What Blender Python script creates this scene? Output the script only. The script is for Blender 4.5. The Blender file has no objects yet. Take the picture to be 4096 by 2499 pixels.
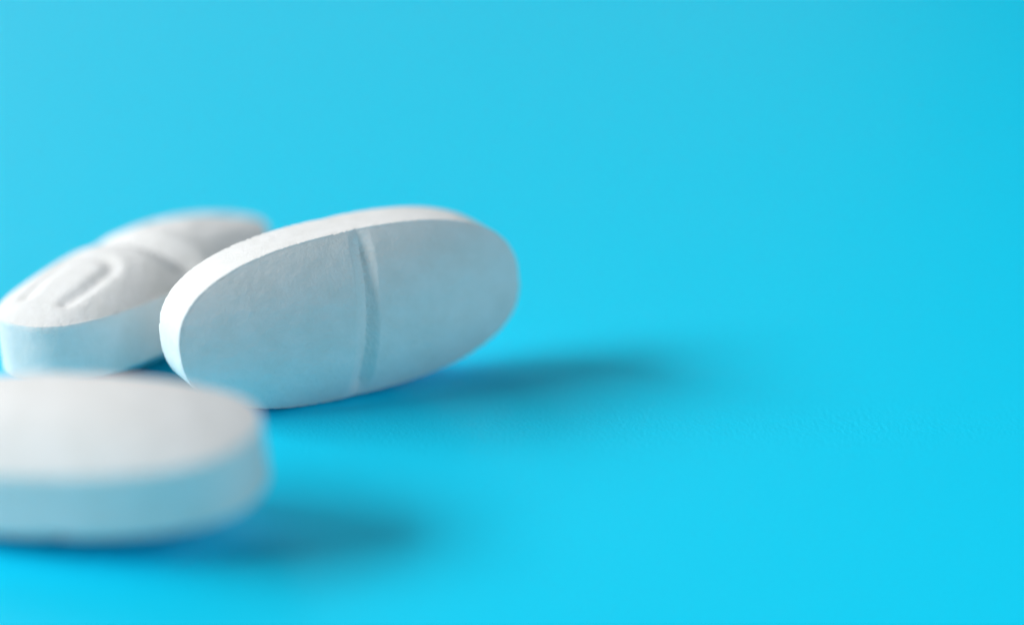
import bpy, math
import numpy as np
from mathutils import Vector, Matrix, noise

MM = 0.001
rng = np.random.default_rng(7)
sc = bpy.context.scene

# ------------------------------------------------------------------ camera
PITCH, LENS, DIST = 0.3296, 85.14, 132.08 * MM
cam_d = bpy.data.cameras.new("camera")
cam = bpy.data.objects.new("camera", cam_d)
sc.collection.objects.link(cam)
cam.location = (0, -DIST * math.cos(PITCH), DIST * math.sin(PITCH))
cam.rotation_euler = (math.pi / 2 - PITCH, 0, 0)
cam_d.lens = LENS
cam_d.sensor_width = 36.0
cam_d.sensor_fit = 'HORIZONTAL'
cam_d.clip_start = 0.002
cam_d.clip_end = 20.0
cam_d.dof.use_dof = True
cam_d.dof.focus_distance = 116.2 * MM
cam_d.dof.aperture_fstop = 9.8
sc.camera = cam

# ------------------------------------------------------------------ world: dim neutral room
w = bpy.data.worlds.new("World")
sc.world = w
w.use_nodes = True
bg = w.node_tree.nodes["Background"]
bg.inputs[0].default_value = (0.90, 0.95, 1.0, 1)
bg.inputs[1].default_value = 0.04

# ------------------------------------------------------------------ lamps
def area(name, az, el, dist, sx, sy, watts, col, target=(0, -0.012, 0.003)):
    """lamp at azimuth az (deg, 180 = left, 90 = behind) and elevation el, aimed at target"""
    l = bpy.data.lights.new(name, 'AREA')
    l.shape = 'RECTANGLE'
    l.size, l.size_y, l.energy, l.color = sx, sy, watts, col
    o = bpy.data.objects.new(name, l)
    sc.collection.objects.link(o)
    a, e = math.radians(az), math.radians(el)
    d = Vector((math.cos(a) * math.cos(e), math.sin(a) * math.cos(e), math.sin(e)))
    t = Vector(target)
    o.location = t + d * dist
    o.rotation_euler = d.to_track_quat('Z', 'Y').to_euler()
    return o

area("key_softbox", 181, 31, 1.70, 1.25, 0.58, 35.0, (0.98, 1.0, 1.01))
area("added_fill_lamp", -42, 30, 0.26, 0.17, 0.15, 0.20, (0.84, 0.97, 1.08), (0.008, -0.012, 0.0))  # added area lamp, not a card: brightens the tablet sides facing the camera
area("back_softbox", 126, 34, 1.50, 1.00, 0.50, 5.6, (0.98, 1.0, 1.01))
area("added_sheen_strip", 96, 9, 1.20, 0.70, 0.12, 0.24, (1.0, 1.0, 1.0))  # added lamp, only to lay a pale sheen on the far sheet

sc.view_settings.view_transform = 'Standard'
sc.view_settings.look = 'None'
sc.view_settings.exposure = 0.1
sc.view_settings.gamma = 1.0
sc.view_settings.use_curve_mapping = False
sc.cycles.use_denoising = True
sc.cycles.max_bounces = 12
sc.cycles.diffuse_bounces = 6

# ------------------------------------------------------------------ materials
def new_mat(name):
    m = bpy.data.materials.new(name)
    m.use_nodes = True
    return m, m.node_tree.nodes, m.node_tree.links, m.node_tree.nodes["Principled BSDF"]

def noise_node(N, L, coord, scale, detail=4.0, rough=0.6):
    n = N.new("ShaderNodeTexNoise")
    n.inputs["Scale"].default_value = scale
    n.inputs["Detail"].default_value = detail
    n.inputs["Roughness"].default_value = rough
    L.new(coord, n.inputs["Vector"])
    return n

def vinyl_material():
    m, N, L, b = new_mat("blue_vinyl")
    tc = N.new("ShaderNodeTexCoord")
    co = tc.outputs["Object"]
    fine = noise_node(N, L, co, 5200.0, 3.0, 0.55)
    mid = noise_node(N, L, co, 700.0, 3.0, 0.5)
    add = N.new("ShaderNodeMath"); add.operation = 'MULTIPLY_ADD'
    L.new(mid.outputs["Fac"], add.inputs[0]); add.inputs[1].default_value = 0.6
    L.new(fine.outputs["Fac"], add.inputs[2])
    bump = N.new("ShaderNodeBump")
    bump.inputs["Strength"].default_value = 0.75
    bump.inputs["Distance"].default_value = 0.045 * MM
    L.new(add.outputs[0], bump.inputs["Height"])
    L.new(bump.outputs["Normal"], b.inputs["Normal"])
    mottle = noise_node(N, L, co, 90.0, 2.0, 0.5)
    ramp = N.new("ShaderNodeMapRange")
    ramp.inputs["To Min"].default_value = 0.38; ramp.inputs["To Max"].default_value = 0.43
    L.new(mottle.outputs["Fac"], ramp.inputs["Value"])
    L.new(ramp.outputs[0], b.inputs["Roughness"])
    b.inputs["Base Color"].default_value = (0.005, 0.69, 0.97, 1)
    b.inputs["Specular IOR Level"].default_value = 0.10
    return m

def chalk_material():
    m, N, L, b = new_mat("pressed_tablet_powder")
    tc = N.new("ShaderNodeTexCoord")
    co = tc.outputs["Object"]
    grain = noise_node(N, L, co, 9000.0, 4.0, 0.7)
    lump = noise_node(N, L, co, 1700.0, 3.0, 0.6)
    pit = N.new("ShaderNodeTexVoronoi"); pit.inputs["Scale"].default_value = 2600.0
    L.new(co, pit.inputs["Vector"])
    pm = N.new("ShaderNodeMapRange"); pm.inputs["From Max"].default_value = 0.28
    pm.inputs["To Min"].default_value = -0.35; pm.inputs["To Max"].default_value = 0.0
    L.new(pit.outputs["Distance"], pm.inputs["Value"])
    a1 = N.new("ShaderNodeMath"); a1.operation = 'MULTIPLY_ADD'
    L.new(lump.outputs["Fac"], a1.inputs[0]); a1.inputs[1].default_value = 1.4
    L.new(grain.outputs["Fac"], a1.inputs[2])
    a2 = N.new("ShaderNodeMath"); a2.operation = 'ADD'
    L.new(a1.outputs[0], a2.inputs[0]); L.new(pm.outputs[0], a2.inputs[1])
    bump = N.new("ShaderNodeBump")
    bump.inputs["Strength"].default_value = 0.7
    bump.inputs["Distance"].default_value = 0.04 * MM
    L.new(a2.outputs[0], bump.inputs["Height"])
    L.new(bump.outputs["Normal"], b.inputs["Normal"])
    blotch = noise_node(N, L, co, 620.0, 5.0, 0.65)
    cr = N.new("ShaderNodeValToRGB")
    cr.color_ramp.elements[0].position = 0.3; cr.color_ramp.elements[0].color = (0.82, 0.815, 0.79, 1)
    cr.color_ramp.elements[1].position = 0.7; cr.color_ramp.elements[1].color = (0.90, 0.895, 0.885, 1)
    L.new(blotch.outputs["Fac"], cr.inputs["Fac"])
    L.new(cr.outputs["Color"], b.inputs["Base Color"])
    b.inputs["Roughness"].default_value = 0.75
    b.inputs["Specular IOR Level"].default_value = 0.18
    b.inputs["Subsurface Weight"].default_value = 0.25
    b.inputs["Subsurface Radius"].default_value = (1.0, 0.95, 0.9)
    b.inputs["Subsurface Scale"].default_value = 0.25 * MM
    return m

VINYL = vinyl_material()
CHALK = chalk_material()

# ------------------------------------------------------------------ helpers
def grid_mesh(name, V, F, mat, smooth=True):
    me = bpy.data.meshes.new(name)
    me.from_pydata([tuple(v) for v in V], [], F)
    me.validate()
    me.materials.append(mat)
    me.polygons.foreach_set("use_smooth", [smooth] * len(me.polygons))
    me.update()
    o = bpy.data.objects.new(name, me)
    sc.collection.objects.link(o)
    return o

# ------------------------------------------------------------------ setting: blue vinyl sheet
S = 0.7
o = grid_mesh("table_surface", [(-S, -S, 0), (S, -S, 0), (S, S, 0), (-S, S, 0)], [(0, 1, 2, 3)], VINYL, False)
o["kind"] = "structure"
o["label"] = "smooth bright cyan blue sheet under the tablets"

# ------------------------------------------------------------------ tablets
TL, TW, TN, TB, TC = 18.0, 8.36, 2.475, 2.97, 1.57     # length, width, outline exponent, band, crown (mm)
def tablet_size(width, band, crown):
    global TW, TB, TC
    TW, TB, TC = width, band, crown

NA, NR, NB = 560, 96, 14                               # samples around, across a face, down the band

def smooth(e0, e1, x):
    t = np.clip((x - e0) / (e1 - e0), 0, 1)
    return t * t * (3 - 2 * t)

def outline_radius(ang):
    c, s = np.abs(np.cos(ang)) / (TL / 2), np.abs(np.sin(ang)) / (TW / 2)
    return (c ** TN + s ** TN) ** (-1 / TN)

def fbm(x, y, z, f):
    return noise.fractal(Vector((x * f, y * f, z * f)), 0.7, 2.0, 4, noise_basis='PERLIN_ORIGINAL')

def score(x, y, shift, slant, half, depth):
    """V groove across the tablet, its lips rounded"""
    d = np.abs(x - shift - slant * y) / half
    v = np.clip(1 - d, 0, None)
    r = 0.22
    return depth * (np.sqrt(v * v + r * r) - r + np.where(d > 1, 0, 0))

def stroke_distance(x, y, pts):
    best = np.full(x.shape, 1e9)
    for (ax, ay), (bx, by) in zip(pts[:-1], pts[1:]):
        dx, dy = bx - ax, by - ay
        t = np.clip(((x - ax) * dx + (y - ay) * dy) / (dx * dx + dy * dy), 0, 1)
        best = np.minimum(best, np.hypot(x - ax - t * dx, y - ay - t * dy))
    return best

def arch(cx, cy, length, width, direction):
    """an open loop: two long strokes joined by a bend at one end"""
    P = [(-length / 2, -width / 2 * 0.86), (-length / 6, -width / 2)]
    for k in range(11):
        a = -math.pi / 2 + math.pi * k / 10
        P.append((length / 2 - width * 0.32 + math.cos(a) * width * 0.38, math.sin(a) * width / 2))
    P += [(-length / 6, width / 2), (-length / 2, width / 2 * 0.86)]
    return [(cx + direction * px, cy + py) for px, py in P]

def face(sign, seed, marks):
    """rings of one domed face from the rim inward; returns (NR, NA, 3)"""
    ang = np.linspace(0, 2 * np.pi, NA, endpoint=False)
    R = outline_radius(ang)
    q = np.linspace(0, 1, NR)
    rr = 1 - q ** 1.25                       # denser toward the rim
    rr[-1] = 0.004
    x = rr[:, None] * (R * np.cos(ang))[None]
    y = rr[:, None] * (R * np.sin(ang))[None]
    land = 0.992
    h = TC * (1 - np.clip(rr / land, 0, 1) ** 2.2)
    z = np.repeat(h[:, None], NA, 1)
    mm_in = (1 - rr)[:, None] * R[None]      # distance from rim, mm
    keep = 0.25 + 0.75 * smooth(0.0, 1.1, mm_in)
    in_groove = np.zeros_like(z)
    for mk in marks:
        if mk[0] == 'score':
            g = score(x, y, *mk[1:])
            z = z - keep * g
            in_groove = np.maximum(in_groove, g / mk[4])
        else:
            d = stroke_distance(x, y, mk[1])
            z = z - mk[3] * (1 - smooth(0.0, mk[2], d)) + 0.012 * np.exp(-((d - mk[2] * 1.25) / (0.35 * mk[2])) ** 2)
    # pressed powder: slight unevenness everywhere, crumbled chips along the rim
    flat = [(float(a), float(b)) for a, b in zip(x.ravel(), y.ravel())]
    un = np.array([fbm(a, b, seed, 0.8) for a, b in flat]).reshape(x.shape)
    z = z + 0.018 * un
    fine = np.array([fbm(a, b, seed + 5.0, 7.0) for a, b in flat]).reshape(x.shape)
    wr = 1 - smooth(0.0, 0.34, mm_in)
    chip = np.clip(fine - 0.10, 0, None) * np.clip(un * 2.5 + 0.35, 0.05, 1.3)
    z = z + (0.010 + 0.040 * in_groove) * fine - 0.13 * wr * chip
    inw = 1 - 0.045 * wr * np.clip(fine - 0.05, 0, None) / R[None]
    return np.stack([x * inw, y * inw, sign * (TB / 2 + z)], -1)

def build_tablet(name, seed, top_marks, under_marks):
    top, und = face(1, seed, top_marks), face(-1, seed + 31.0, under_marks)
    rings = [top[k] for k in range(NR - 1, -1, -1)]
    a, b = top[0], und[0]
    ang = np.linspace(0, 2 * np.pi, NA, endpoint=False)
    clean = np.stack([outline_radius(ang) * np.cos(ang), outline_radius(ang) * np.sin(ang)], -1)
    zs = np.concatenate([0.16 * np.linspace(0, 1, 7)[1:] ** 1.3, np.linspace(0.16, 0.84, NB)[1:-1], 1 - 0.16 * np.linspace(1, 0, 7)[:-1] ** 1.3])
    for t in zs:
        # the crumbled rim fades into the smooth die wall of the band
        ring = np.empty_like(a)
        f0, f1 = 1 - smooth(0, 0.12, t), 1 - smooth(0, 0.12, 1 - t)
        ring[:, :2] = clean + f0 * (a[:, :2] - clean) + f1 * (b[:, :2] - clean)
        ring[:, 2] = (TB / 2) * (1 - 2 * t) + f0 * (a[:, 2] - TB / 2) * (1 - t) + f1 * (b[:, 2] + TB / 2) * t
        # tiny rolled edge at both ends of the band
        n = ring[:, :2] / np.linalg.norm(ring[:, :2], axis=1, keepdims=True)
        edge = 0.03 * (1 - smooth(0, 0.05, min(t, 1 - t)))
        wob = np.array([fbm(px, py, pz, 1.6) for px, py, pz in ring.tolist()]) * 0.012
        ring[:, :2] += n * (0.03 - edge + wob)[:, None]
        rings.append(ring)
    rings += [und[k] for k in range(NR)]
    V = np.concatenate(rings)
    F = []
    nr = len(rings)
    for i in range(nr - 1):
        for j in range(NA):
            k = (j + 1) % NA
            F.append((i * NA + j, (i + 1) * NA + j, (i + 1) * NA + k, i * NA + k))
    F.append(tuple(range(NA)))
    F.append(tuple((nr - 1) * NA + j for j in range(NA - 1, -1, -1)))
    return V, F

def place(V, x, y, yaw, pitch, roll):
    """turn the tablet and set it down so that its lowest point touches the sheet; origin at the base"""
    R = np.array(Matrix.Rotation(yaw, 3, 'Z') @ Matrix.Rotation(pitch, 3, 'Y') @ Matrix.Rotation(roll, 3, 'X'))
    Q = V @ R.T
    Q[:, 2] -= Q[:, 2].min()
    return Q * MM, (x * MM, y * MM, 0)

def tablet(label, seed, pose, top_marks, under_marks):
    V, F = build_tablet("tablet", seed, top_marks, under_marks)
    Q, loc = place(V, *pose)
    o = grid_mesh("tablet", Q, F, CHALK)
    o.location = loc
    o["label"], o["category"], o["group"] = label, "tablet", "white oval tablets on the blue sheet"
    return o

tablet("white oval tablet standing on its edge, scored face towards the camera, in sharp focus",
       3.0, (-8.349, -11.732, 0.4634, -0.075, 1.5339),
       [('score', 0.10, 0.12, 0.66, 0.52)], [('score', 0.0, 0.0, 0.8, 0.5)])
tablet("white oval tablet lying flat at the back with a debossed loop and deep score line",
       11.0, (-19.208, -6.169, 1.027, -0.0528, -0.0409),
       [('score', 0.0, 0.0, 1.45, 0.58), ('stroke', arch(-4.9, 0.0, 3.9, 3.0, 1), 0.66, 0.16),
        ('stroke', arch(4.75, 0.0, 4.0, 3.0, -1), 0.66, 0.09)], [])
tablet_size(8.8, 2.9, 1.65)
tablet("blurred white oval tablet in the foreground, plain domed face up, cut by left edge",
       23.0, (-19.37, -28.3, -0.25, -0.066, 0.13),
       [], [('score', 1.1, 0.0, 0.8, 0.55)])
